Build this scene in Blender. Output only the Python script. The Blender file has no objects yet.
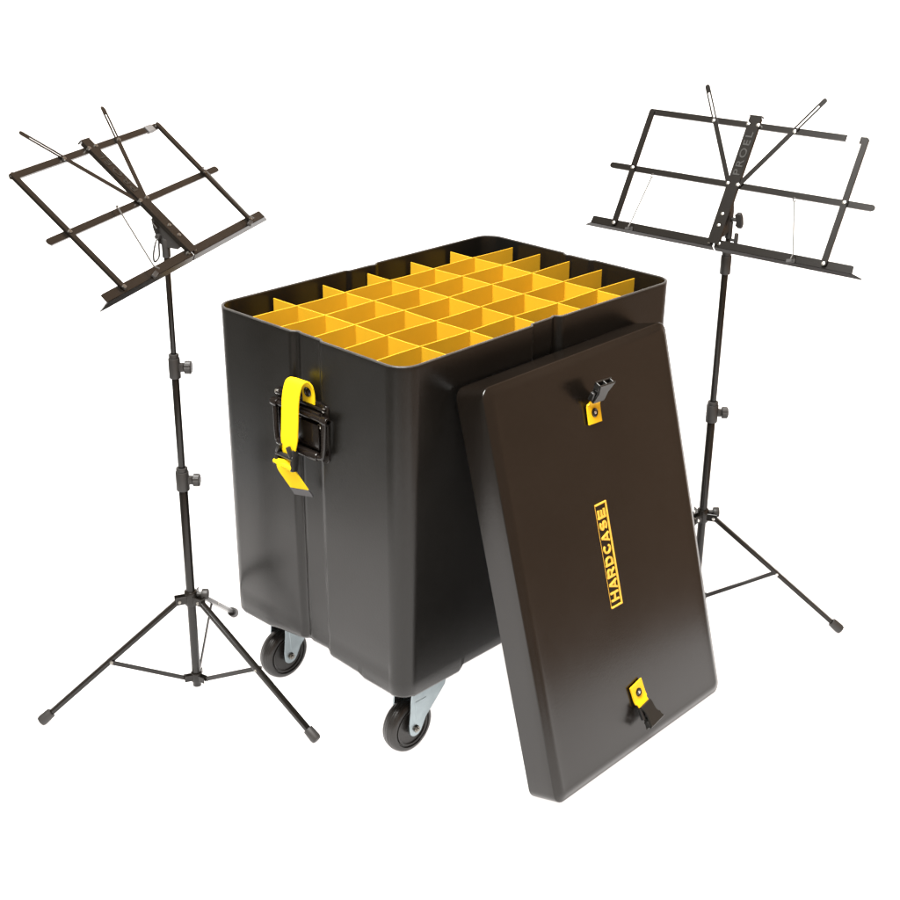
EXPO = 0
import bpy, bmesh, math, random
from mathutils import Vector, Matrix
random.seed(4)
PI = math.pi
C = bpy.context.scene.collection
FLOOR = 0.12            # the case's underside is this high above the floor
V = Vector

# ------------------------------------------------------------------ materials
def mat(name, col, rough=0.5, metal=0.0, spec=0.5, bump=0.0, bscale=200.0, var=0.0, vscale=6.0, rvar=0.0, coat=0.0, trans=0.0):
    m = bpy.data.materials.new(name); m.use_nodes = True
    nt = m.node_tree; b = nt.nodes['Principled BSDF']
    b.inputs['Base Color'].default_value = (*col, 1)
    b.inputs['Roughness'].default_value = rough
    b.inputs['Metallic'].default_value = metal
    b.inputs['Specular IOR Level'].default_value = spec
    if coat:
        b.inputs['Coat Weight'].default_value = coat; b.inputs['Coat Roughness'].default_value = 0.2
    tc = nt.nodes.new('ShaderNodeTexCoord')
    if var or rvar:
        n = nt.nodes.new('ShaderNodeTexNoise'); n.inputs['Scale'].default_value = vscale; n.inputs['Detail'].default_value = 6
        n.inputs['Roughness'].default_value = 0.65
        nt.links.new(tc.outputs['Object'], n.inputs['Vector'])
        if var:
            r = nt.nodes.new('ShaderNodeMapRange'); r.inputs[1].default_value = .3; r.inputs[2].default_value = .7
            r.inputs[3].default_value = 1 - var; r.inputs[4].default_value = 1 + var
            nt.links.new(n.outputs['Fac'], r.inputs[0])
            mx = nt.nodes.new('ShaderNodeMix'); mx.data_type = 'RGBA'; mx.blend_type = 'MULTIPLY'; mx.inputs[0].default_value = 1
            mx.inputs[6].default_value = (*col, 1); nt.links.new(r.outputs[0], mx.inputs[7])
            nt.links.new(mx.outputs[2], b.inputs['Base Color'])
        if rvar:
            r2 = nt.nodes.new('ShaderNodeMapRange'); r2.inputs[1].default_value = .3; r2.inputs[2].default_value = .7
            r2.inputs[3].default_value = rough - rvar; r2.inputs[4].default_value = rough + rvar
            nt.links.new(n.outputs['Fac'], r2.inputs[0]); nt.links.new(r2.outputs[0], b.inputs['Roughness'])
    if bump:
        n2 = nt.nodes.new('ShaderNodeTexNoise'); n2.inputs['Scale'].default_value = bscale; n2.inputs['Detail'].default_value = 4
        nt.links.new(tc.outputs['Object'], n2.inputs['Vector'])
        bp = nt.nodes.new('ShaderNodeBump'); bp.inputs['Strength'].default_value = bump; bp.inputs['Distance'].default_value = 0.001
        nt.links.new(n2.outputs['Fac'], bp.inputs['Height']); nt.links.new(bp.outputs[0], b.inputs['Normal'])
    return m

M_SHELL = mat('moulded_black_plastic', (.0042, .0038, .0032), .30, spec=.39, bump=.09, bscale=340, var=.25, vscale=5, rvar=.03)
M_RIM = mat('trimmed_edge_highlight', (.035, .034, .032), .38, spec=.5, var=.3, vscale=30)  # scuffed cut edge, coloured paler to stand in for the rim's highlight
M_LID = mat('moulded_lid_plastic', (.0052, .0039, .0029), .24, spec=.44, bump=.05, bscale=300, var=.22, vscale=7, rvar=.02)
M_YEL = mat('yellow_corrugated_sheet', (.55, .31, .012), .55, spec=.3, var=.06, vscale=14)
M_WEB = mat('yellow_webbing', (.80, .56, .004), .7, spec=.2, bump=.5, bscale=900)
M_TAB = mat('yellow_tab', (.80, .47, .004), .6, spec=.3, bump=.3, bscale=900)
M_TIP = mat('grey_strap_tip', (.05, .05, .055), .5)
M_BLK = mat('buckle_plastic', (.012, .012, .012), .35, spec=.5)
M_CLIP = mat('clip_plastic', (.012, .012, .011), .36, spec=.4)
M_GLOSS = mat('black_japanned_steel', (.008, .006, .005), .18, spec=.4)
M_PAINT = mat('satin_black_paint', (.0070, .0058, .0046), .26, spec=.36, var=.15, vscale=20)
M_PLAST = mat('stand_plastic', (.02, .019, .018), .5)
M_RIV = mat('zinc_rivet', (.75, .74, .70), .3, metal=1)
M_DRIV = mat('dark_rivet', (.25, .24, .22), .35, metal=1)
M_WIRE = mat('page_clip_wire', (.045, .042, .038), .4)
M_ZINC = mat('bright_zinc_plate', (.30, .35, .37), .34, metal=.9, var=.1, vscale=40)
M_TYRE = mat('black_rubber_tyre', (.018, .017, .016), .36, spec=.4, bump=.15, bscale=400)
M_HUB = mat('black_wheel_hub', (.012, .012, .012), .3)
M_LOGO = mat('logo_gold_yellow', (.78, .44, .05), .5)
M_STICK = mat('white_sticker', (.9, .85, .85), .5)
M_STICK2 = mat('grey_sticker', (.12, .12, .12), .5)
M_EMB = mat('embossed_lettering', (.012, .011, .009), .40)
def translucent_sheet(name, refl, trans):
    """shadow-filling floor sheet: scatters light from above back, passes light from the added lamps underneath"""
    m = bpy.data.materials.new(name); m.use_nodes = True; nt = m.node_tree; nt.nodes.clear()
    o = nt.nodes.new('ShaderNodeOutputMaterial'); a = nt.nodes.new('ShaderNodeAddShader')
    d = nt.nodes.new('ShaderNodeBsdfDiffuse'); t = nt.nodes.new('ShaderNodeBsdfTranslucent')
    d.inputs[0].default_value = (refl, refl, refl, 1); t.inputs[0].default_value = (trans, trans, trans, 1)
    nt.links.new(d.outputs[0], a.inputs[0]); nt.links.new(t.outputs[0], a.inputs[1]); nt.links.new(a.outputs[0], o.inputs[0])
    return m
M_FLOOR = translucent_sheet('shadow_fill_sheet', .42, .50)  # made translucent so added lamps beneath can fill the floor shadows

# ------------------------------------------------------------------ helpers
def obj(name, bm, m, parent=None, smooth=True, angle=35):
    bmesh.ops.recalc_face_normals(bm, faces=bm.faces)
    me = bpy.data.meshes.new(name)
    if parent is not None:
        inv = world_of(parent).inverted(); bm.transform(inv)
    bm.to_mesh(me); bm.free()
    if smooth:
        me.shade_smooth(); me.set_sharp_from_angle(angle=math.radians(angle))
    me.materials.append(m)
    o = bpy.data.objects.new(name, me); C.objects.link(o)
    if parent is not None: o.parent = parent
    return o
def world_of(o):
    # parents of parts are either thing empties (unrotated) or parts at the identity under them
    M = Matrix.LocRotScale(o.location, o.rotation_euler, o.scale)
    return world_of(o.parent) @ M if o.parent is not None else M
def thing(name, loc, label, cat, group=None):
    o = bpy.data.objects.new(name, None); C.objects.link(o); o.location = loc
    o.empty_display_size = .05
    o['label'] = label; o['category'] = cat
    if group: o['group'] = group
    return o

def loft(bm, loops, close=True, cap0=False, cap1=False):
    rows = [[bm.verts.new(p) for p in lp] for lp in loops]
    n = len(rows[0])
    for a, b in zip(rows, rows[1:]):
        for i in range(n if close else n - 1):
            j = (i + 1) % n
            bm.faces.new((a[i], a[j], b[j], b[i]))
    if cap0: bm.faces.new(rows[0])
    if cap1: bm.faces.new(rows[-1])
    return rows

def frame(d):
    d = d.normalized(); a = V((0, 0, 1)) if abs(d.z) < .9 else V((1, 0, 0))
    u = d.cross(a).normalized(); return u, d.cross(u).normalized()

def tube(bm, pts, r, seg=12, closed=False):
    pts = [V(p) for p in pts]; rs = r if isinstance(r, (list, tuple)) else [r] * len(pts)
    loops = []; u = None
    for i, p in enumerate(pts):
        if closed: d = (pts[(i + 1) % len(pts)] - pts[i - 1])
        else: d = (pts[min(i + 1, len(pts) - 1)] - pts[max(i - 1, 0)])
        d.normalize()
        if u is None: u, v = frame(d)
        else:
            u = (u - d * u.dot(d)).normalized(); v = d.cross(u)
        loops.append([p + (u * math.cos(2 * PI * k / seg) + v * math.sin(2 * PI * k / seg)) * rs[i] for k in range(seg)])
    if closed:
        loops.append(loops[0])
        loft(bm, loops); bmesh.ops.remove_doubles(bm, verts=bm.verts, dist=1e-6)
    else: loft(bm, loops, cap0=True, cap1=True)

def cyl(bm, a, b, r, seg=20, bev=0.0):
    a, b = V(a), V(b); d = (b - a).normalized(); L = (b - a).length
    bev = min(bev, L * .45, r * .8)
    if bev <= 0: tube(bm, [a, b], r, seg); return
    u, v = frame(d); loops = []
    for t, rr in ((0, r - bev), (bev * .3, r - bev * .3), (bev, r), (L - bev, r), (L - bev * .3, r - bev * .3), (L, r - bev)):
        loops.append([a + d * t + (u * math.cos(2 * PI * k / seg) + v * math.sin(2 * PI * k / seg)) * rr for k in range(seg)])
    loft(bm, loops, cap0=True, cap1=True)

def lathe(bm, c, axis, prof, seg=48):
    """prof: list of (along, radius)"""
    c = V(c); d = V(axis).normalized(); u, v = frame(d)
    loops = [[c + d * t + (u * math.cos(2 * PI * k / seg) + v * math.sin(2 * PI * k / seg)) * rr for k in range(seg)] for t, rr in prof]
    loft(bm, loops, cap0=True, cap1=True)

def box(bm, c, ax, size, bev=0.0, seg=2):
    """oriented box, centre c, axes ax (3 unit vectors), full sizes"""
    c = V(c); s = [x / 2 for x in size]; vs = []
    for i in (-1, 1):
        for j in (-1, 1):
            for k in (-1, 1):
                vs.append(bm.verts.new(c + ax[0] * (i * s[0]) + ax[1] * (j * s[1]) + ax[2] * (k * s[2])))
    fs = [(0, 1, 3, 2), (4, 6, 7, 5), (0, 4, 5, 1), (2, 3, 7, 6), (0, 2, 6, 4), (1, 5, 7, 3)]
    faces = [bm.faces.new([vs[i] for i in f]) for f in fs]
    if bev:
        es = list({e for f in faces for e in f.edges})
        bmesh.ops.bevel(bm, geom=es, offset=bev, segments=seg, affect='EDGES', profile=.5)

def prism(bm, pts, O, ax, z0, z1, bev=0.0):
    """polygon in the plane (ax0, ax1) through O, from z0 to z1 along ax2"""
    O = V(O)
    lo = [bm.verts.new(O + ax[0] * x + ax[1] * y + ax[2] * z0) for x, y in pts]
    hi = [bm.verts.new(O + ax[0] * x + ax[1] * y + ax[2] * z1) for x, y in pts]
    n = len(pts); fl = bm.faces.new(lo); fh = bm.faces.new(hi)
    for i in range(n): bm.faces.new((lo[i], lo[(i + 1) % n], hi[(i + 1) % n], hi[i]))
    if bev:
        bmesh.ops.bevel(bm, geom=list(set(list(fl.edges) + list(fh.edges))), offset=bev, segments=1, affect='EDGES')

def rrect(w, h, r, cx=0, cy=0, n=6):
    out = []
    for qx, qy, a0 in ((1, 1, 0), (-1, 1, 90), (-1, -1, 180), (1, -1, 270)):
        for k in range(n + 1):
            a = math.radians(a0 + 90 * k / n)
            out.append((cx + qx * (w / 2 - r) + r * math.cos(a), cy + qy * (h / 2 - r) + r * math.sin(a)))
    return out

def strip(bm, path, wdir, width, th):
    """a ribbon: path points (Vectors), constant-width along wdir (or a list), thickness th"""
    loops = []; n = len(path)
    for i, p in enumerate(path):
        d = (path[min(i + 1, n - 1)] - path[max(i - 1, 0)]).normalized()
        w = (wdir[i] if isinstance(wdir, list) else wdir).normalized(); nn = d.cross(w).normalized()
        ww = width[i] if isinstance(width, list) else width
        loops.append([p + w * (ww / 2) + nn * th / 2, p - w * (ww / 2) + nn * th / 2, p - w * (ww / 2) - nn * th / 2, p + w * (ww / 2) - nn * th / 2])
    loft(bm, loops, cap0=True, cap1=True)

def smoothpath(ctrl, n=8):
    ctrl = [V(c) for c in ctrl]; P = [ctrl[0]] + ctrl + [ctrl[-1]]; out = []
    for i in range(1, len(P) - 2):
        for k in range(n):
            t = k / n; a, b, c, d = P[i - 1], P[i], P[i + 1], P[i + 2]
            out.append(.5 * ((2 * b) + (c - a) * t + (2 * a - 5 * b + 4 * c - d) * t * t + (3 * b - a - 3 * c + d) * t ** 3))
    out.append(ctrl[-1]); return out

X, Y, Z = V((1, 0, 0)), V((0, 1, 0)), V((0, 0, 1))
XYZ = (X, Y, Z)

def text_mesh(bm_out, s, size, bold, length, height, depth, M, spacing=1.0):
    cu = bpy.data.curves.new('lettering', 'FONT'); cu.body = s; cu.size = size; cu.offset = bold
    cu.extrude = depth; cu.align_x = 'CENTER'; cu.align_y = 'CENTER'; cu.space_character = spacing
    cu.resolution_u = 4
    o = bpy.data.objects.new('lettering_tmp', cu); C.objects.link(o)
    dg = bpy.context.evaluated_depsgraph_get(); me = bpy.data.meshes.new_from_object(o.evaluated_get(dg))
    xs = [q.co.x for q in me.vertices]; ys = [q.co.y for q in me.vertices]
    fit = Matrix.Diagonal((length / (max(xs) - min(xs)), height / (max(ys) - min(ys)), 1, 1)) @ Matrix.Translation((-(max(xs) + min(xs)) / 2, -(max(ys) + min(ys)) / 2, 0))
    me.transform(M @ fit)
    bm_out.from_mesh(me)
    bpy.data.objects.remove(o); bpy.data.curves.remove(cu); bpy.data.meshes.remove(me)

def arc(cx, cy, rx, ry, a0, a1, n=10):
    return [(cx + rx * math.cos(math.radians(a0 + (a1 - a0) * k / n)), cy + ry * math.sin(math.radians(a0 + (a1 - a0) * k / n))) for k in range(n + 1)]
# heavy capitals as strokes in a 1 x 1 cell (centre lines run .12 .. .88)
L0, L1, LM = .13, .87, .5
GLYPH = {
    'H': [[(L0, 0), (L0, 1)], [(L1, 0), (L1, 1)], [(L0, .5), (L1, .5)]],
    'A': [[(.10, 0), (.5, .93)], [(.90, 0), (.5, .93)], [(.24, .27), (.76, .27)]],
    'R': [[(L0, 0), (L0, 1)], [(L0, L1)] + [(.58, L1)] + arc(.60, .66, .24, .21, 80, -80) + [(L0, .45)], [(.50, .45), (.88, .02)]],
    'D': [[(L0, 0), (L0, 1)], [(L0, L1), (.45, L1)] + arc(.48, .5, .38, .37, 85, -85, 14) + [(.45, L0), (L0, L0)]],
    'C': [arc(.54, .5, .40, .37, 42, 318, 18)],
    'S': [arc(.50, .685, .34, .185, 25, 180, 10)[0:9] + arc(.50, .685, .34, .185, 185, 250, 4) + arc(.50, .315, .36, .185, 70, -40, 8) + arc(.50, .315, .36, .185, -50, -160, 8)],
    'E': [[(L0, 0), (L0, 1)], [(L0, L1), (.92, L1)], [(L0, .5), (.86, .5)], [(L0, L0), (.92, L0)]],
}
def stroke_text(bm, word, pitch, gw, gh, sw, O, ax, z0, z1):
    n = len(word)
    for i, ch in enumerate(word):
        x0 = (i - (n - 1) / 2) * pitch - gw / 2
        for si, st_ in enumerate(GLYPH[ch]):
            P = [V((x0 + x * gw, (y - .5) * gh)) for x, y in st_]; hw = sw / 2; lft, rgt = [], []
            for k, p in enumerate(P):
                a = P[max(k - 1, 0)]; b = P[min(k + 1, len(P) - 1)]; d = (b - a).normalized(); q = V((-d.y, d.x))
                m = 1.0
                if 0 < k < len(P) - 1:
                    m = 1 / max(.5, (P[k] - P[k - 1]).normalized().dot(d))
                lft.append(p + q * hw * m); rgt.append(p - q * hw * m)
            zt = z1 + si * .00004
            lo = [[bm.verts.new(O + ax[0] * q.x + ax[1] * q.y + ax[2] * z) for q in (l, r)] for l, r in zip(lft, rgt) for z in (z0,)]
            hi = [[bm.verts.new(O + ax[0] * q.x + ax[1] * q.y + ax[2] * zt) for q in (l, r)] for l, r in zip(lft, rgt)]
            for k in range(len(P) - 1):
                bm.faces.new((hi[k][0], hi[k][1], hi[k + 1][1], hi[k + 1][0])); bm.faces.new((lo[k][0], lo[k][1], lo[k + 1][1], lo[k + 1][0]))
                for e in (0, 1): bm.faces.new((lo[k][e], lo[k + 1][e], hi[k + 1][e], hi[k][e]))
            for k in (0, -1): bm.faces.new((lo[k][0], lo[k][1], hi[k][1], hi[k][0]))

# ------------------------------------------------------------------ the storage case
W, D, H = .5815, .3873, .500
case = thing('storage_case', (W / 2, D / 2, 0),
             'open black plastic wheeled case filled with yellow dividers, lid off', 'storage case')

def lin(x, tab):
    for (a, b), (c, d) in zip(tab, tab[1:]):
        if x <= c: return b + (d - b) * (x - a) / (c - a) if c > a else d
    return tab[-1][1]
def outline(step=.0022):
    """perimeter samples: (x, y, nx, ny, recess 0..1, side, t)"""
    R = .030; out = []
    def side(p0, p1, n, mid, half, tag):
        L = (p1 - p0).length; d = (p1 - p0) / L; k = 0
        N = max(2, int(round(L / step)))
        for i in range(N):
            t = L * i / N; p = p0 + d * t; q = (p - mid).dot(d)
            e = half + .005
            sgn = 1 if tag in ('front', 'back') else -1
            qq = (mid + d * q); qq = (qq.x - mid.x) if tag in ('front', 'back') else (qq.y - mid.y)
            rc = lin(qq, [(-1, 0), (-half - .004, 0), (-half, .75), (-half + .003, .85), (half - .014, .85), (half - .010, 1.0), (half - .006, 1.3), (half - .002, 1.25), (half + .003, .4), (half + .006, 0), (1, 0)])
            out.append((p.x, p.y, n.x, n.y, rc, tag, t / L))
    def corner(c, a0, tag):
        for i in range(8):
            a = math.radians(a0 + 90 * i / 8)
            out.append((c[0] + R * math.cos(a), c[1] + R * math.sin(a), math.cos(a), math.sin(a), 0, tag, 0))
    side(V((R, 0)), V((W - R, 0)), V((0, -1)), V((.2855, 0)), .0275, 'front')
    corner((W - R, R), 270, 'c')
    side(V((W, R)), V((W, D - R)), V((1, 0)), V((W, .187)), .0265, 'right')
    corner((W - R, D - R), 0, 'c')
    side(V((W - R, D)), V((R, D)), V((0, 1)), V((.2855, D)), .0275, 'back')
    corner((R, D - R), 90, 'c')
    side(V((0, D - R)), V((0, R)), V((-1, 0)), V((0, .187)), .0265, 'left')
    corner((R, R), 180, 'c')
    return out
OUT = outline()
def lin(x, tab):
    for (a, b), (c, d) in zip(tab, tab[1:]):
        if x <= c: return b + (d - b) * (x - a) / (c - a) if c > a else d
    return tab[-1][1]
ZB_SHORT = [(0, .003), (.028, .004), (.0865, .005), (.098, .0095), (.1615, .0125), (.1665, .0180), (.2142, .0165), (.2733, .0085), (.300, .0035), (.4, .002)]
ZB_LONG = [(0, .001), (.120, .001), (.128, .0095), (.45, .0095), (.458, .001), (.6, .001)]
def zbot(s):
    x, y, nx, ny, rc, tag, t = s
    if tag in ('front', 'back'): return lin(x, ZB_LONG)
    if tag in ('left', 'right'): return lin(y, ZB_SHORT)
    return .003
def shell_loop(zf, inset, zabs=None, extra=0.0):
    lp = []
    for s in OUT:
        x, y, nx, ny, rc, tag, t = s
        zb = zbot(s); z = zb + extra if zabs is None else zabs
        f = max(0, min(1, z / H))
        taper = .0045 * (1 - f)
        rec = .0048 * rc * (1 if z > .012 else .6)
        bow = 0
        if tag == 'front': rec *= 1.35
        if tag == 'front': bow = .0028 * math.sin(PI * t) * f ** 3 - .0012 * math.sin(PI * t) * math.sin(PI * f)
        if tag == 'left': bow = .0012 * math.sin(PI * t) * f ** 3 - .0014 * math.sin(PI * t) * math.sin(PI * f) + .0010 * math.exp(-((z - .045) / .012) ** 2)
        if tag in ('back', 'right'): bow = -.0012 * math.sin(PI * t) * math.sin(PI * f)
        k = inset + taper + rec + bow
        lp.append(V((x - nx * k, y - ny * k, z + FLOOR)))
    return lp
bm = bmesh.new()
loops = [shell_loop(0, .016, extra=0.0), shell_loop(0, .008, extra=.0003), shell_loop(0, .003, extra=.003), shell_loop(0, 0.0003, extra=.0075)]
for z in (.03, .038, .045, .052, .062, .09, .14, .2, .26, .32, .38, .43, .46, .48, .492, .4970): loops.append(shell_loop(0, 0, zabs=z))
loops += [shell_loop(0, .0002, zabs=.4985), shell_loop(0, .0038, zabs=.4985), shell_loop(0, .004, zabs=.4970)]
for z in (.45, .3, .03): loops.append(shell_loop(0, .004, zabs=z))
rows = loft(bm, loops, cap0=True, cap1=True)
obj('shell', bm, M_SHELL, case, angle=32)

bm = bmesh.new(); rl = [shell_loop(0, a, zabs=z) for a, z in ((.0002, .4985), (-.0001, .4990), (.0001, .4998), (.0008, .5003), (.0032, .5003), (.0039, .4998), (.0041, .4990), (.0038, .4985))]
loft(bm, rl + [rl[0]]); bmesh.ops.remove_doubles(bm, verts=bm.verts, dist=1e-6)
obj('rim', bm, M_RIM, case, angle=60)
# yellow dividers: five across, five along, slotted into an egg-crate of 36 cells
TOPZ = .4905 + FLOOR
YS = [.0700, .1345, .1995, .2625, .3235]; XS = [.1040, .1985, .2915, .3860, .4800]
def sheet(p0, p1, z0, z1, th, wav):
    bm = bmesh.new(); d = (p1 - p0); L = d.length; d.normalize(); n = V((-d.y, d.x, 0)); N = 36
    loops = []
    for i in range(N + 1):
        t = L * i / N; w = wav * math.sin(2 * PI * t / L * 2.3 + p0.x * 40 + p0.y * 25)
        q = V((p0.x, p0.y, 0)) + d * t + n * w
        dz = .0005 * math.sin(t * 31 + p0.y * 80)
        loops.append([q + n * th / 2 + Z * z0, q + n * th / 2 + Z * (z1 + dz - .0003), q + n * th / 4 + Z * (z1 + dz), q - n * th / 4 + Z * (z1 + dz), q - n * th / 2 + Z * (z1 + dz - .0003), q - n * th / 2 + Z * z0])
    loft(bm, loops, cap0=True, cap1=True); return bm
for i, y in enumerate(YS):
    dy = random.uniform(-.0012, .0012)
    obj('divider', sheet(V((.0110, y, 0)), V((W - .0110, y + dy, 0)), FLOOR + .30, TOPZ, .0017, .0003), M_YEL, case)
for i, x in enumerate(XS):
    dx = random.uniform(-.0015, .0015)
    obj('divider', sheet(V((x, .0110, 0)), V((x + dx, D - .0100, 0)), FLOOR + .30, TOPZ - .0012, .0017, .0003), M_YEL, case)

# castors
def castor(px, py, sx):
    """px,py: axle; swivel leans to +x*sx"""
    az = .0424; pv = px + .030 * sx
    A = (X * sx, Z, Y)
    bm = bmesh.new()
    zt = FLOOR + .006
    prism(bm, rrect(.078, .062, .006, pv, py), (0, 0, 0), XYZ, zt - .0055, zt - .0005)          # top plate
    cyl(bm, (pv, py, zt - .020), (pv, py, zt - .005), .024, 28, .003)                            # bearing race
    # crown joining the two cheeks
    prism(bm, rrect(.064, .0385, .010, px + .028 * sx, py), (0, 0, 0), XYZ, zt - .023, zt - .0185)
    for s in (-1, 1):
        pts = []
        for k in range(13):
            a = math.radians(200 + 140 * k / 12); pts.append((.0125 * math.cos(a), az + .0125 * math.sin(a)))
        pts = pts + [(.020, az + .012), (.060, .092), (.064, zt - .0185), (-.006, zt - .0185), (-.009, .088), (-.0128, az + .010)]
        prism(bm, pts, (px, py + s * .0175, 0), (X * sx, Z, Y), -.00125, .00125, .0004)
        # pressed rib on the cheek
        prism(bm, [(.000, az + .012), (.008, az + .012), (.020, .088), (-.002, .088)], (px, py + s * .0189, 0), (X * sx, Z, Y), -.0003, .0006, .0003)
    c = obj('castor', bm, M_ZINC, case)
    bm = bmesh.new(); R = .0400
    prof = [(-.0100, .0255), (-.0118, .0262), (-.0125, .0285), (-.0104, .0292), (-.0104, .0304), (-.0128, .0314), (-.0124, .0345), (-.0108, .0372), (-.0085, .0384),
            (-.0078, .0380), (-.0070, .0388), (-.0035, .0396), (-.0029, .0391), (-.0023, .0397), (0, .0400),
            (.0023, .0397), (.0029, .0391), (.0035, .0396), (.0070, .0388), (.0078, .0380), (.0085, .0384), (.0108, .0372), (.0124, .0345), (.0128, .0314),
            (.0104, .0304), (.0104, .0292), (.0125, .0285), (.0118, .0262), (.0100, .0255)]
    lathe(bm, (px, py, .0420), Y, [(a_l, r_l * 1.05) for a_l, r_l in prof], 72); obj('tyre', bm, M_TYRE, c, angle=50)
    bm = bmesh.new()
    lathe(bm, (px, py, .0420), Y, [(-.0085, .0268), (-.0090, .022), (-.0062, .0205), (-.0062, .011), (-.0145, .0095), (-.0148, .006), (.0148, .006), (.0145, .0095), (.0062, .011), (.0062, .0205), (.0090, .022), (.0085, .0268)], 48)
    obj('hub', bm, M_HUB, c, angle=30)
    for s in (-1, 1):
        bm = bmesh.new()
        lathe(bm, (px, py + s * .0188, .0424), Y * s, [(0, .0056), (.0030, .0056), (.0034, .0050)], 6)
        cyl(bm, (px, py + s * .0190, .0424), (px, py + s * .0245, .0424), .0028, 12, .0005)
        obj('axle_bolt', bm, M_DRIV, c)
    return c
castor(.0600, .0530, 1); castor(.0600, D - .0530, 1)
castor(W - .0600, .0530, -1); castor(W - .0600, D - .0530, -1)

# spring handle on the left face (plane x = 0, outwards is -x)
def L3(y, z, out): return V((-out, y, z + FLOOR))
LF = (Y, Z, -X)
bm = bmesh.new()
prism(bm, rrect(.110, .084, .007, .1960, .3700), (0, 0, FLOOR), LF, -.0045, .0012, .0005)
# pressed ridges of the backing plate
for (cy, cz, w, h) in ((.1975, .4050, .104, .004), (.1975, .3320, .086, .003)):
    box(bm, L3(cy, cz, .0022), LF, (w, h, .003), .001)
for cy in (.1530, .2420): box(bm, L3(cy, .3640, .0022), LF, (.004, .070, .003), .001)
plate = obj('handle_plate', bm, M_GLOSS, case)
for (y, z) in ((.1500, .4040), (.2480, .4055), (.1590, .3780), (.2400, .3350), (.1980, .3780)):
    bm = bmesh.new(); lathe(bm, L3(y, z, .001), -X, [(0, .0036), (.0012, .0036), (.0024, .0022), (.0027, .0006)], 16); obj('rivet', bm, M_RIV, plate)
bm = bmesh.new()
cyl(bm, L3(.1340, .3930, .0075), L3(.2500, .3930, .0075), .0040, 16, .001)
for y in (.1400, .2440): cyl(bm, L3(y - .006, .3930, .0078), L3(y + .006, .3930, .0078), .0060, 18, .001)
box(bm, L3(.1975, .3935, .0045), LF, (.088, .013, .005), .0015)
obj('hinge', bm, M_GLOSS, plate)
bm = bmesh.new()
tube(bm, smoothpath([L3(.1400, .395, .0085), L3(.1410, .370, .0090), L3(.1430, .347, .0095), L3(.1500, .3375, .0100), L3(.1975, .3365, .010), L3(.2350, .3375, .010), L3(.2410, .345, .0095), L3(.2430, .370, .009), L3(.2440, .395, .0085)], 6), .0036, 12)
cyl(bm, L3(.1530, .3375, .0100), L3(.2380, .3375, .0100), .0062, 20, .003)
box(bm, L3(.1950, .3640, .0050), LF, (.078, .036, .003), .001)
obj('grip', bm, M_GLOSS, plate)

# side strap: yellow webbing screwed on above the handle, hanging over it into a cam buckle
st = [(.1790, .4080, .0015), (.1790, .4220, .0020), (.1805, .4335, .0040), (.1835, .4400, .0080), (.1865, .4415, .0145), (.1895, .4350, .0195), (.1925, .4150, .0225),
      (.1935, .3870, .0240), (.1950, .3640, .0245), (.1965, .3460, .0250), (.1975, .3340, .0250)]
pth = smoothpath([L3(*p) for p in st], 6); n = len(pth)
wd = [(Y + X * (.0 if i < n * .3 else -.10)).normalized() for i in range(n)]
wid = [.0245 + (.0065 * min(1, max(0, (i / n - .15) / .25))) - (.010 * max(0, (i / n - .82) / .18)) for i in range(n)]
bm = bmesh.new(); strip(bm, pth, wd, wid, .0018)
strap = obj('strap', bm, M_WEB, case, angle=60)
bm = bmesh.new(); lathe(bm, L3(.1795, .4240, .0030), -X, [(0, .0072), (.001, .0072), (.0022, .0055), (.0016, .0036), (.003, .003), (.0033, .001)], 24); obj('screw', bm, M_GLOSS, strap)
# buckle
bm = bmesh.new(); BY = .2010
for s in (-1, 1):
    box(bm, L3(BY + s * .0160, 0.3270, .0265), ((Y + Z * s * .15).normalized(), (Z - Y * s * .15 + X * .2).normalized(), (-X + Z * .2).normalized()), (.0065, .030, .011), .0022)
    box(bm, L3(BY + s * .0115, 0.3400, .0300), ((Y + Z * s * .5).normalized(), (Z - Y * s * .5).normalized(), -X), (.0050, .016, .007), .0018)
cyl(bm, L3(BY - .018, 0.3310, .0290), L3(BY + .018, 0.3310, .0290), .0036, 14, .001)
cyl(bm, L3(BY - .018, 0.3190, .0250), L3(BY + .018, 0.3190, .0250), .0032, 14, .001)
box(bm, L3(BY, 0.3270, .0235), (Y, Z, -X), (.030, .014, .004), .001)
obj('buckle', bm, M_BLK, strap)
BY -= .0035; tl = smoothpath([L3(BY, .3260, .0285), L3(BY, .3180, .0310), L3(BY - .001, .3090, .0290), L3(BY - .005, .2960, .0230), L3(BY - .010, .2810, .0160)], 6)
bm = bmesh.new(); strip(bm, tl, (Y - X * .45).normalized(), .0275, .0017)
cyl(bm, L3(BY - .014, .3175, .0320), L3(BY + .024, .3190, .0320), .0034, 12, .001)
obj('strap_tail', bm, M_WEB, strap, angle=60)
bm = bmesh.new(); strip(bm, [L3(BY - .0098, .2818, .0165), L3(BY - .0115, .2750, .0125), L3(BY - .0122, .2705, .0110)], (Y - X * .45).normalized(), .0285, .0028); obj('strap_tip', bm, M_TIP, strap)

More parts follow.
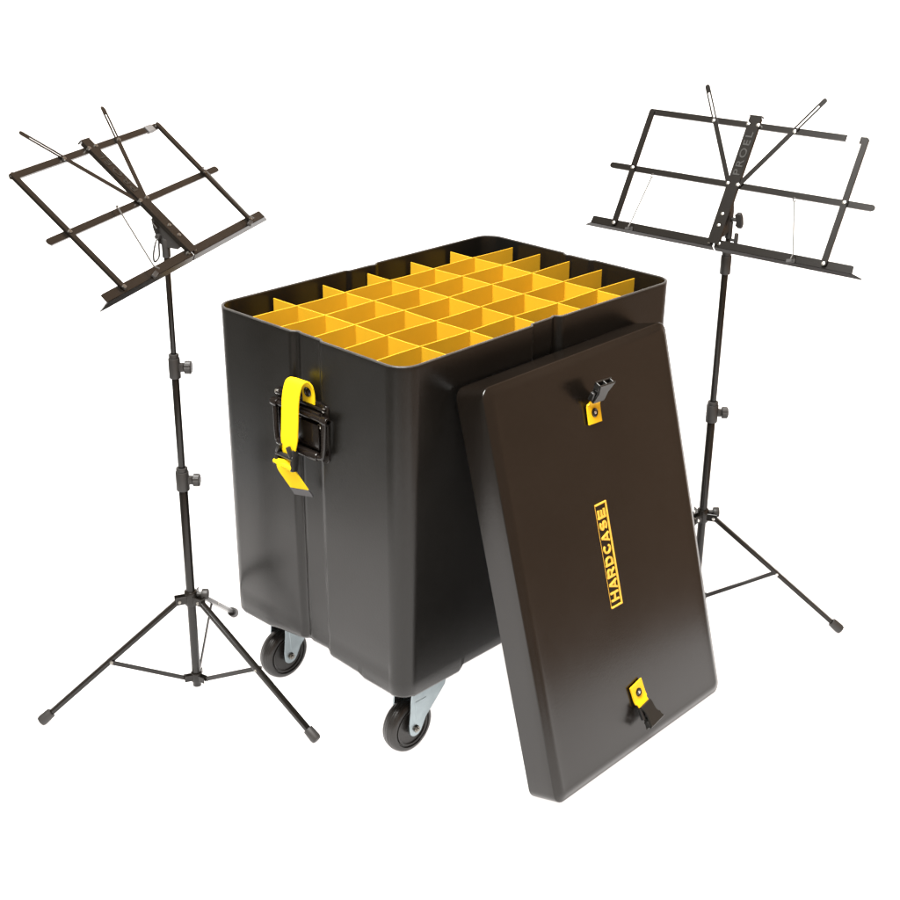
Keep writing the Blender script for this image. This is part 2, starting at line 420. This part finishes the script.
# ------------------------------------------------------------------ the lid leaning on the case
LO = V((.09500, -.20885, -.10624 + FLOOR)); yaw, lean = math.radians(.99866), math.radians(15.1345)
E_ = V((math.cos(yaw), math.sin(yaw), 0)); N0 = V((math.sin(yaw), -math.cos(yaw), 0))
V_ = Z * math.cos(lean) - N0 * math.sin(lean); N_ = E_.cross(V_)
LW, LL, LT = .4074, .5920, .0527
lid = thing('case_lid', LO + E_ * LW / 2 - N_ * LT * .5 - Z * .013, 'black case lid leaning upright against the yellow-divided case', 'lid')
LAX = (E_, V_, N_)
def LP(a, b, n): return LO + E_ * a + V_ * b + N_ * n
def lid_loop(ins, n, r, sag=0.0):
    pts = []
    w, h = LW - 2 * ins, LL - 2 * ins; r = max(r - ins * .6, .002)
    NS = 20
    cs = [(1, 1, 0), (-1, 1, 90), (-1, -1, 180), (1, -1, 270)]
    corner = []
    for qx, qy, a0 in cs:
        corner.append([(LW / 2 + qx * (w / 2 - r) + r * math.cos(math.radians(a0 + 15 * k)), LL / 2 + qy * (h / 2 - r) + r * math.sin(math.radians(a0 + 15 * k))) for k in range(7)])
    for i in range(4):
        pts += corner[i]; a = corner[i][-1]; b = corner[(i + 1) % 4][0]
        for k in range(1, NS): pts.append((a[0] + (b[0] - a[0]) * k / NS, a[1] + (b[1] - a[1]) * k / NS))
    return [LP(x, y, n + (sag * math.sin(PI * x / LW) ** 1.0 * math.sin(PI * y / LL) if sag else 0)) for x, y in pts]
bm = bmesh.new()
loops = [lid_loop(.0035, -LT + .02, .016), lid_loop(.0035, -LT, .016), lid_loop(.0008, -LT, .016), lid_loop(0, -LT + .0008, .016)]
for t in (.2, .5, .8): loops.append(lid_loop(0.0004 * t, -LT + (LT - .010) * t, .016))
RB = .0026; LOW = .0042
for k in range(0, 6):                                   # tight outer edge, then a sloping shoulder up to the face
    a = math.radians(80 * k / 5); loops.append(lid_loop(.0004 + RB * (1 - math.cos(a)), -LOW - RB + RB * math.sin(a), .016))
loops += [lid_loop(.0045, -.0035, .016), lid_loop(.0075, -.0020, .016), lid_loop(.0100, -.0009, .016), lid_loop(.0120, -.0003, .016)]
# a slightly dished and crowned face
for ins, n, sg in ((.0145, 0, .0), (.017, -.0002, .0003), (.020, -.0004, .0008), (.03, -.0005, .0012), (.05, -.0005, .0014), (.08, -.0005, .0014), (.12, -.0005, .0014), (.16, -.0005, .0014), (.19, -.0005, .0014)): loops.append(lid_loop(ins, n, .016, sg))
rows = loft(bm, loops, cap1=True)
# inside of the tray
loops = [lid_loop(.0035, -LT + .02, .016), lid_loop(.004, -.012, .016), lid_loop(.012, -.004 - .001, .016)]
loft(bm, loops, cap1=True)
bmesh.ops.remove_doubles(bm, verts=bm.verts, dist=1e-5)
obj('lid_shell', bm, M_LID, lid, angle=40)
# badge, reading upwards
bm = bmesh.new()
def lidbar(a0, a1, b0, b1, n0=.0008, n1=.0030): 
    box(bm, LP((a0 + a1) / 2, (b0 + b1) / 2, (n0 + n1) / 2), LAX, (a1 - a0, b1 - b0, n1 - n0), .0003, 1)
lidbar(.1978, .2002, .2270, .3770); lidbar(.1760, .2002, .2246, .2270); lidbar(.1760, .2002, .3770, .3794); lidbar(.1755, .1759, .2246, .3794, .0008, .0014)
badge = obj('badge', bm, M_LOGO, lid, smooth=False)
bm = bmesh.new()
stroke_text(bm, 'HARDCASE', .0176, .0148, .0172, .0028, LP(.1866, .3020, 0), (V_, -E_, N_), .0005, .0026)
obj('lettering', bm, M_LOGO, badge, smooth=False)

def clip(a, b, s, ang, rot):
    """yellow webbing tab with a black side-release buckle; s=+1 points up the lid, -1 down; ang = how far it stands off"""
    ca, sa = math.cos(rot), math.sin(rot)
    U1 = (E_ * ca + V_ * sa) ; V1 = (V_ * ca - E_ * sa) * s
    def Q(x, y, n): return LP(a, b, 0) + U1 * x + V1 * y + N_ * n
    t = math.radians(ang); Dv = V1 * math.cos(t) + N_ * math.sin(t); Nv = N_ * math.cos(t) - V1 * math.sin(t)
    path = smoothpath([Q(0, -.0150, .0035), Q(0, .006, .0036), Q(0, .0120, .0045), Q(0, .0120, .0045) + Dv * .006, Q(0, .0120, .0045) + Dv * .012], 4)
    bm = bmesh.new(); strip(bm, path, U1, [.0285 if i < len(path) * .55 else .0235 for i in range(len(path))], .0020)
    tab = obj('strap_tab', bm, M_TAB, lid, angle=50)
    bm = bmesh.new(); lathe(bm, Q(0, 0, .0044), N_, [(0, .0064), (.0012, .0064), (.0022, .0052), (.0012, .0040)], 24); obj('washer', bm, M_GLOSS, tab)
    bm = bmesh.new(); lathe(bm, Q(0, 0, .0054), N_, [(0, .0024), (.0012, .0020), (.0018, .0008)], 16); obj('screw', bm, M_RIV, tab)
    B = Q(0, .0120, .0045) + Dv * .008; AX = (U1, Dv, Nv)
    bm = bmesh.new()
    prism(bm, [(-.0120, 0), (.0120, 0), (.0125, .005), (.0100, .010), (.0096, .017), (.0125, .025), (.0180, .033), (-.0180, .033), (-.0125, .025), (-.0096, .017), (-.0100, .010), (-.0125, .005)], B, AX, .0030, .0058, .0008)
    prism(bm, [(-.0120, 0), (.0120, 0), (.0125, .005), (.0100, .010), (.0096, .017), (.0125, .025), (.0180, .033), (-.0180, .033), (-.0125, .025), (-.0096, .017), (-.0100, .010), (-.0125, .005)], B, AX, -.0058, -.0030, .0008)
    for x in (-.0150, .0, .0150): box(bm, B + Dv * .0275 + U1 * x, AX, (.0022, .0100, .0085), .0005, 1)
    box(bm, B + Dv * .003, AX, (.0240, .0060, .0090), .001)
    buckle = obj('buckle', bm, M_CLIP, tab)
    bm = bmesh.new()
    for x in (-.0150,): 
        box(bm, B + Dv * .010 + U1 * x, ((U1 + Dv * .3).normalized(), (Dv - U1 * .3).normalized(), Nv), (.0040, .016, .0060), .001)
    box(bm, B + Dv * .0165, AX, (.020, .003, .0050), .0005, 1)
    obj('prong', bm, M_BLK, tab)
clip(.2040, .5060, 1, 40, math.radians(-3))
clip(.2005, .0865, -1, 22, math.radians(10))

# ------------------------------------------------------------------ folding music stands
a_, c_, bm_, bl_, T1, T2, Tc, sA, tA, sX = .1848, .0085, .2310, .2303, .0944, .1913, .2045, .1008, .2424, .0700
def stand(label, base, azs, rfoot, zhub, zlow, joints, origin, ua, va, na, ledge, sheen, clips, knob_side, hinge_kind):
    t = thing('music_stand', V((base[0], base[1], 0)), label, 'music stand', 'folding music stands')
    bx, by = base; P = lambda z: V((bx, by, z + FLOOR))
    u, v, n = V(ua).normalized(), V(va).normalized(), V(na).normalized()
    O = V(origin) + Z * FLOOR; AX = (u, v, n)
    def Q(s, tt, k=0): return O + u * s + v * tt + n * k
    ztop = (Q(0, .045, -.014)).z - FLOOR
    camr = V((.691, -.7227, 0))                         # knobs turned to the side they show on
    # pole
    secs = [(-.105, joints[0][0], .0068), (joints[0][0], joints[1][0], .0054), (joints[1][0], ztop, .0041)]
    for z0, z1, r in secs:
        bm = bmesh.new(); cyl(bm, P(z0), P(z1), r, 24, .0005); obj('pole', bm, M_PAINT, t)
    for jn, ((zj, r), kd) in enumerate(zip(joints, knob_side)):
        bm = bmesh.new(); cyl(bm, P(zj - .024), P(zj + .006), r + .0030, 24, .001); cyl(bm, P(zj + .006), P(zj + .012), r + .0018, 24, .001)
        kdir = V(kd or RT).normalized()
        if kd: box(bm, P(zj - .008) + kdir * (r + .004), (kdir, kdir.cross(Z), Z), (.008, .009, .012), .0015)
        cl = obj('clamp', bm, M_PLAST, t)
        if not kd: continue
        bm = bmesh.new(); c0 = P(zj - .008) + kdir * (r + .005)
        cyl(bm, c0, c0 + kdir * .006, .0034, 12)
        seg = 40; K = c0 + kdir * .0035; uu, vv = frame(kdir); lps = []
        for tt, k in ((0, .84), (.001, 1), (.009, 1), (.0105, .85)):
            lps.append([K + kdir * tt + (uu * math.cos(2 * PI * i / seg) + vv * math.sin(2 * PI * i / seg)) * (.0092 * k * (1 + .05 * math.cos(i * 2 * PI / 4))) for i in range(seg)])
        loft(bm, lps, cap0=True, cap1=True); obj('knob', bm, M_PLAST, cl, angle=25)
    # hub and collar
    bm = bmesh.new(); cyl(bm, P(zhub - .014), P(zhub + .010), .0100, 28, .002)
    for az in azs:
        d = V((math.cos(az), math.sin(az), 0)); s = d.cross(Z)
        for q in (-1, 1): box(bm, P(zhub - .003) + d * .0155 + s * q * .0048, (d, s, Z), (.018, .0016, .013), .0005, 1)
    hub = obj('tripod_hub', bm, M_PAINT, t)
    bm = bmesh.new(); d = camr; cyl(bm, P(zhub + .004) + d * .008, P(zhub + .004) + d * .020, .0036, 12); cyl(bm, P(zhub + .004) + d * .017, P(zhub + .004) + d * .027, .0085, 20, .0015)
    obj('knob', bm, M_PLAST, hub)
    bm = bmesh.new(); cyl(bm, P(zlow - .008), P(zlow + .008), .0088, 24, .0015)
    for az in azs:
        d = V((math.cos(az), math.sin(az), 0)); s = d.cross(Z)
        for q in (-1, 1): box(bm, P(zlow) + d * .0125 + s * q * .0040, (d, s, Z), (.014, .0014, .010), .0005, 1)
    obj('brace_collar', bm, M_PAINT, t)
    for az in azs:
        d = V((math.cos(az), math.sin(az), 0)); s = d.cross(Z)
        A = P(zhub - .004) + d * .019; F = V((bx, by, 0)) + d * rfoot + Z * .0085
        dr = (F - A).normalized(); nn = dr.cross(s)
        bm = bmesh.new(); L = (F - A).length
        box(bm, A + dr * (L * .5), (dr, s, nn), (L - .006, .0094, .0066), .0012)
        leg = obj('leg', bm, M_PAINT, t)
        bm = bmesh.new(); u1, v1 = s, nn; lps = []
        F1 = A + dr * (L + .002)
        for tt, k in ((-.021, .0068), (-.0203, .0077), (-.004, .0084), (0, .0074), (.0012, .0050)):
            lps.append([F1 + dr * tt + (u1 * math.cos(2 * PI * i / 20) + v1 * math.sin(2 * PI * i / 20)) * k for i in range(20)])
        loft(bm, lps, cap0=True, cap1=True); obj('rubber_foot', bm, M_PLAST, leg)
        B = P(zlow) + d * .016; E = A + dr * (L * .50) + nn * 0; E = E - s * .0062
        db = (E - B).normalized()
        bm = bmesh.new(); box(bm, (B + E) / 2, (db, s, db.cross(s)), ((E - B).length, .0026, .0070), .0006, 1)
        obj('brace', bm, M_PAINT, t)
        bm = bmesh.new(); cyl(bm, A + dr * (L * .5) - s * .0080, A + dr * (L * .5) + s * .0056, .0026, 12, .0004); obj('rivet', bm, M_DRIV if sheen else M_RIV, leg)
        bm = bmesh.new(); cyl(bm, A - s * .0068, A + s * .0068, .0026, 12, .0004); obj('rivet', bm, M_DRIV if sheen else M_RIV, leg)
    # desk: bars in the plane of the desk
    TH = .0014
    def flat(name, p0, p1, w, k, e0=.004, e1=.004, round_=True, slot=None, mat_=M_PAINT, parent=t, lips=True):
        p0, p1 = V(p0), V(p1); d = (p1 - p0).normalized(); q = V((-d.y, d.x)); p0 = p0 - d * e0; p1 = p1 + d * e1; L = (p1 - p0).length; h = w / 2
        bm = bmesh.new()
        def pr(pts): prism(bm, pts, Q(p0.x, p0.y, k), (u * d.x + v * d.y, u * q.x + v * q.y, n), -TH / 2, TH / 2)
        if not slot:
            pts = [(h, -h)] if round_ else [(0, -h)]
            pts = []
            if round_:
                for i in range(9): a = math.radians(90 + 180 * i / 8); pts.append((h + h * math.cos(a), h * math.sin(a)))
                for i in range(9): a = math.radians(-90 + 180 * i / 8); pts.append((L - h + h * math.cos(a), h * math.sin(a)))
            else: pts = [(0, h), (0, -h), (L, -h), (L, h)]
            pr(pts)
        else:
            s0, s1, sw = slot; sw /= 2
            pr([(0, -h), (s0, -h), (s0, h), (0, h)])
            pr([(s0, -h), (s1, -h), (s1, -sw), (s0, -sw)]); pr([(s0, sw), (s1, sw), (s1, h), (s0, h)])
            pts = [(s1, h), (s1, -h)]
            for i in range(9): a = math.radians(-90 + 180 * i / 8); pts.append((L - h + h * math.cos(a), h * math.sin(a)))
            pr(pts)
            bmesh.ops.remove_doubles(bm, verts=bm.verts, dist=1e-6)
        if lips and not slot:                                      # the bars are shallow channels: rolled edges behind
            for q_ in (-1, 1):
                c0 = Q(p0.x, p0.y, k - .0018); dd = u * d.x + v * d.y; qq = u * q.x + v * q.y
                box(bm, c0 + dd * L / 2 + qq * q_ * (h - .0005), (dd, qq, n), (L - w * 1.2, .0009, .0026), 0)
        return obj(name, bm, mat_, parent, smooth=False)
    def rivet(parent, s, tt, k, r=.0030):
        bm = bmesh.new(); lathe(bm, Q(s, tt, k), n, [(-.004, r * .8), (0, r), (.0007, r * .9), (.0012, r * .4)], 14); obj('rivet', bm, M_DRIV if sheen else M_RIV, parent)
    # centre bar, a shallow channel with embossed lettering
    bm = bmesh.new(); CW = .0200
    prism(bm, [(-CW / 2, -.002), (CW / 2, -.002), (CW / 2, Tc - .001), (CW / 2 - .001, Tc), (-CW / 2 + .001, Tc), (-CW / 2, Tc - .001)], Q(0, 0, .0045), AX, -TH / 2, TH / 2)
    for q_ in (-1, 1): box(bm, Q(q_ * (CW / 2 - .0006), Tc / 2, .0018), AX, (.0011, Tc - .004, .0046), 0)
    box(bm, Q(0, Tc + .0008, .0016), AX, (CW * 1.12, .0018, .0078), .0003, 1)
    bar = obj('centre_bar', bm, M_PAINT, t, smooth=False)
    bm = bmesh.new()
    Mx = Matrix.Translation(Q(0, .1440, .0055)) @ Matrix((v, -u, n)).transposed().to_4x4()
    text_mesh(bm, 'PROEL', .0150, .0001, .0700, .0115, .0003, Mx, 1.25)
    obj('lettering', bm, M_EMB, bar, smooth=False)
    BW = .0098
    for s_ in (-1, 1):
        tb = flat('top_bar', (s_ * c_, T2), (s_ * a_, T2), BW, 0)
        rivet(tb, s_ * c_, T2, .0056); rivet(tb, s_ * a_, T2, .0012)
        mb = flat('middle_bar', (s_ * c_, T1), (s_ * bm_, T1), BW, -.0004, e1=0)
        rivet(mb, s_ * c_, T1, .0056)
        sb = flat('side_bar', (s_ * a_, T2), (s_ * a_, 0), .0092, .0040 if s_ > 0 else .0036)
        rivet(sb, s_ * a_, T1, .0050); rivet(sb, s_ * a_, 0, .0050)
        ar = flat('page_arm', (s_ * c_, T1), (s_ * sA, tA), .0076, .0024, slot=(.122, .168, .0034), e1=.004)
        rivet(ar, s_ * sX, T2 - .0015, .0034)
        # ledge: plate in the plane of the desk and a lip turned out of it
        C_, S_ = ledge
        bm = bmesh.new()
        prism(bm, [(s_ * .0015, -.006), (s_ * bl_, -.006), (s_ * (bl_ - .001), .0052), (s_ * (bl_ - .004), .006), (s_ * .0015, .006)], Q(0, 0, .0), AX, -TH / 2, TH / 2)
        lipd = (n * C_ - v * S_); Ll = lipd.length; lipd.normalize(); ln = lipd.cross(u)
        base_ = Q(0, -.0060, 0)
        prism(bm, [(s_ * .0015, 0), (s_ * bl_, 0), (s_ * (bl_ + .006), Ll * .35), (s_ * (bl_ + .013), Ll * .85), (s_ * (bl_ + .013), Ll), (s_ * (bl_ - .008), Ll), (s_ * .0015, Ll)], base_, (u, lipd, ln), -TH / 2, TH / 2)
        lg = obj('ledge', bm, M_PAINT, t, smooth=False)
        rivet(lg, s_ * c_, 0, .0018)
    # the small dark stops folded over the lip
    for (s0, t0, k0), (s1, t1, k1) in clips:
        bm = bmesh.new()
        e = .0024; pts = [Q(s0, t0 - .004, k0 + .006), Q(s0, t0 + .004, k0 + .003)]
        dirw = (V((s1, t1)) - V((s0, t0))).normalized()
        lp = []
        for i in range(13):
            a = math.radians(-60 + 300 * i / 12)
            lp.append(Q(s1 + dirw.x * (.003 + .0030 * -math.cos(a + PI / 3 * 0)) - dirw.y * .0020 * math.sin(a), t1 + dirw.y * (.003 + .0030 * -math.cos(a)) + dirw.x * .0020 * math.sin(a), k1))
        tube(bm, pts + [Q(s1, t1, k1)], .0011, 8); tube(bm, lp, .0010, 6)
        pc = obj('page_clip', bm, M_WIRE, t)
        bm = bmesh.new(); box(bm, Q(s0 - .003, -.0050, .0035), (((u + v * .25).normalized()), ((v - u * .25).normalized()), n), (.014, .0060, .0035), .0008, 1)
        obj('clip_mount', bm, M_PLAST, pc)
    # sticker wrapped round the top bar near its right end
    bm = bmesh.new(); box(bm, Q(a_ - (.0215 if sheen else .0200), T2, -.0008), AX, (.0190 if sheen else .0205, BW + .0012, .0062), .0003, 1)
    obj('sticker', bm, M_STICK2 if sheen else M_STICK, t, smooth=False)
    # tilting hinge behind the centre bar
    bm = bmesh.new()
    for q_ in (-1, 1):
        prism(bm, [(.0035, .012), (.0035, .066), (-.004, .068), (-.012, .058), (-.022, .040), (-.020, .030), (-.008, .014)], Q(q_ * .0072, 0, 0), (n, v, u), -.0009, .0009, .0002)
    hp = Q(0, .045, -.014)
    cyl(bm, hp - u * .0095, hp + u * .0095, .0030, 14, .0005)
    cyl(bm, V((bx, by, hp.z - .030)), V((bx, by, hp.z - .004)), .0058, 20, .001)
    dd = (hp - V((bx, by, hp.z - .004)))
    tube(bm, [V((bx, by, hp.z - .006)), hp], [.0055, .0046], 16)
    hb = obj('hinge_bracket', bm, M_PLAST, t)
    if hinge_kind == 'loop':
        bm = bmesh.new()
        w0 = hp - u * .008
        lp = [w0, w0 - u * .010 - Z * .006, w0 - u * .016 - Z * .020 - n * .002, w0 - u * .012 - Z * .030 - n * .004, w0 - u * .004 - Z * .028, w0 - u * .002 - Z * .012, w0]
        tube(bm, smoothpath(lp, 5), .0013, 8); cyl(bm, hp - u * .014, hp - u * .006, .0038, 14, .0006)
        obj('wing_loop', bm, M_PLAST, hb)
        bm = bmesh.new(); 
        prism(bm, [(-.016, .052), (-.008, .052), (-.008, .062), (-.014, .062)], Q(0, 0, -.004), AX, -.0008, .0008, .0002); obj('stop_tab', bm, M_PAINT, hb, smooth=False)
    else:
        bm = bmesh.new(); k0 = hp + u * .009; tube(bm, [k0, k0 + u * .012], .0032, 12)
        prism(bm, [(-.0130, -.004), (-.009, -.0085), (.000, -.0045), (.009, -.0085), (.0130, -.004), (.0125, .002), (.006, .004), (-.006, .004), (-.0125, .002)], k0 + u * .014, ((Z * .85 + n * .3).normalized(), u, u.cross((Z * .85 + n * .3).normalized())), -.0032, .0032, .001)
        obj('wing_knob', bm, M_PLAST, hb)
        bm = bmesh.new(); cyl(bm, V((bx, by, hp.z - .036)) + u * .014, V((bx, by, hp.z - .020)) + u * .014, .0034, 14, .0015); cyl(bm, V((bx, by, hp.z - .032)), V((bx, by, hp.z - .032)) + u * .014, .0024, 10)
        obj('lock_pin', bm, M_PLAST, hb)
    # bolt heads low on the centre bar
    rivet(bar, .0, .0455, .0056, .0028); rivet(bar, .0, .0270, .0056, .0028)
    return t

RT = (.691, -.7227, 0)
stand('folding music stand with steeply tilted desk, standing left of the case',
      (-.0707, .3884), [math.radians(a) for a in (156.8, -79.7, 38.3)], .2370, .053, -.089,
      [(.255, .0068), (.430, .0054)], (-.05126, .35845, .59176), (.8937, .44867, 0), (-.33175, .65999, .67406), (.30208, -.60258, .73868),
      (-.0085, .0034), True,
      [((-.1090, 0, .006), (-.0670, .0945, .006)), ((.1790, 0, .006), (.1790, .0945, .010))],
      [RT, RT], 'loop')
stand('folding music stand standing behind the leaning lid, desk facing forward',
      (.6938, -.0156), [math.radians(a) for a in (-62.2, 57.8, 177.8)], .2470, .070, -.086,
      [(.263, .0068), (.514, .0054)], (.66090, -.01238, .54540), (.05977, -.9982, .00417), (.48593, .03275, .87338), (-.87195, -.05018, .48702),
      (-.0085, .0034), False,
      [((-.1510, 0, .006), (-.1432, .0830, .006)), ((.1364, 0, .006), (.1090, .0830, .006))],
      [RT, None], 'wing')

# ------------------------------------------------------------------ white translucent sweep, made up with added lamps beneath to wash out shadows
CAM = V((-1.1351, -1.1704, 1.0936 + FLOOR)); YAW = .763127; PIT = .405979; ROLL = .012122
fh = V((math.cos(YAW), math.sin(YAW), 0)); rh = V((math.sin(YAW), -math.cos(YAW), 0))
bm = bmesh.new()
prof = [(.55, 0), (1.2, 0), (2, 0), (2.6, 0), (3.0, 0), (3.5, 0), (4.1, 0)]
for k in range(1, 13):
    a = math.radians(90 * k / 12); prof.append((4.1 + .8 * math.sin(a), .8 * (1 - math.cos(a))))
prof += [(4.9, 1.5)]
b0 = V((CAM.x, CAM.y, 0))
rows = []
for k in range(-4, 5):
    rows.append([bm.verts.new(b0 + fh * x + rh * (k / 4) * (.80 + .24 * max(0, x - 1.2) + 2.2 * max(0, min(1, (x - 2.6) / 2.0)) ** 1.5) + Z * z) for x, z in prof])  # kept narrow in front to limit its white reflection in the case
for r0, r1 in zip(rows, rows[1:]):
    for i in range(len(prof) - 1): bm.faces.new((r0[i], r1[i], r1[i + 1], r0[i + 1]))
bd = obj('backdrop', bm, M_FLOOR)
bd['kind'] = 'structure'

# ------------------------------------------------------------------ light: a big soft overhead, added fills at the backdrop and beneath the floor
def area(name, loc, target, sx, sy, power, col=(1, 1, 1)):
    l = bpy.data.lights.new(name, 'AREA'); l.shape = 'RECTANGLE'; l.size = sx; l.size_y = sy; l.energy = power; l.color = col
    o = bpy.data.objects.new(name, l); C.objects.link(o); o.location = loc
    o.rotation_euler = (V(target) - V(loc)).to_track_quat('-Z', 'Y').to_euler(); return o
cc = b0 + fh * 2.0
area('overhead_softbox', cc - rh * .55 - fh * 1.15 + Z * 3.4, cc + Z * .2, 1.9, 1.9, 430, (1, .985, .96))
area('added_backdrop_fill', b0 + fh * 3.9 + Z * 1.9, b0 + fh * 4.9 + Z * 1.30, 4.8, .7, 165, (1, .985, .96))  # unseen lamp, added to whiten the backdrop wall
area('added_sweep_fill', b0 + fh * 4.5 - Z * .5, b0 + fh * 4.5 + Z, 5.0, 1.4, 45, (.93, .965, 1))  # unseen extra fill, added to keep the sweep's far corners white
area('added_under_fill', b0 + fh * 2.2 - Z * 1.0, b0 + fh * 2.2 + Z, 4.6, 6.0, 158, (.93, .965, 1))  # unseen fill, added under the floor to wash out shadows below the case
w = bpy.data.worlds.new('World'); bpy.context.scene.world = w; w.use_nodes = True
nt = w.node_tree; bg = nt.nodes['Background']; bg.inputs[1].default_value = .68
# the unlit studio round the sweep: warm brown to the right, greyer and dimmer to the left
tc = nt.nodes.new('ShaderNodeTexCoord'); dp = nt.nodes.new('ShaderNodeVectorMath'); dp.operation = 'DOT_PRODUCT'; dp.inputs[1].default_value = (rh.x, rh.y, 0)
mr = nt.nodes.new('ShaderNodeMapRange'); mr.inputs[1].default_value = -.7; mr.inputs[2].default_value = .6; mr.interpolation_type = 'SMOOTHSTEP'
mx = nt.nodes.new('ShaderNodeMix'); mx.data_type = 'RGBA'; mx.inputs[6].default_value = (.50, .45, .38, 1); mx.inputs[7].default_value = (.98, .63, .41, 1)
nt.links.new(tc.outputs['Generated'], dp.inputs[0]); nt.links.new(dp.outputs['Value'], mr.inputs[0]); nt.links.new(mr.outputs[0], mx.inputs[0]); nt.links.new(mx.outputs[2], bg.inputs[0])

# ------------------------------------------------------------------ camera
cd = bpy.data.cameras.new('camera'); cam = bpy.data.objects.new('camera', cd); C.objects.link(cam)
fw = V((math.cos(PIT) * math.cos(YAW), math.cos(PIT) * math.sin(YAW), -math.sin(PIT))); rt = rh.copy(); up = rt.cross(fw)
r2 = rt * math.cos(ROLL) + up * math.sin(ROLL); u2 = -rt * math.sin(ROLL) + up * math.cos(ROLL)
M = Matrix((r2, u2, -fw)).transposed().to_4x4(); M.translation = CAM; cam.matrix_world = M
cd.sensor_width = 36; cd.lens = 1387.5 / 900 * 36; cd.clip_end = 100; cd.clip_start = .05
sc = bpy.context.scene; sc.camera = cam
sc.render.resolution_x = sc.render.resolution_y = 1024
sc.view_settings.view_transform = 'Standard'; sc.view_settings.look = 'None'; sc.view_settings.exposure = EXPO; sc.view_settings.gamma = 1
sc.cycles.use_denoising = True
sc.cycles.max_bounces = 8
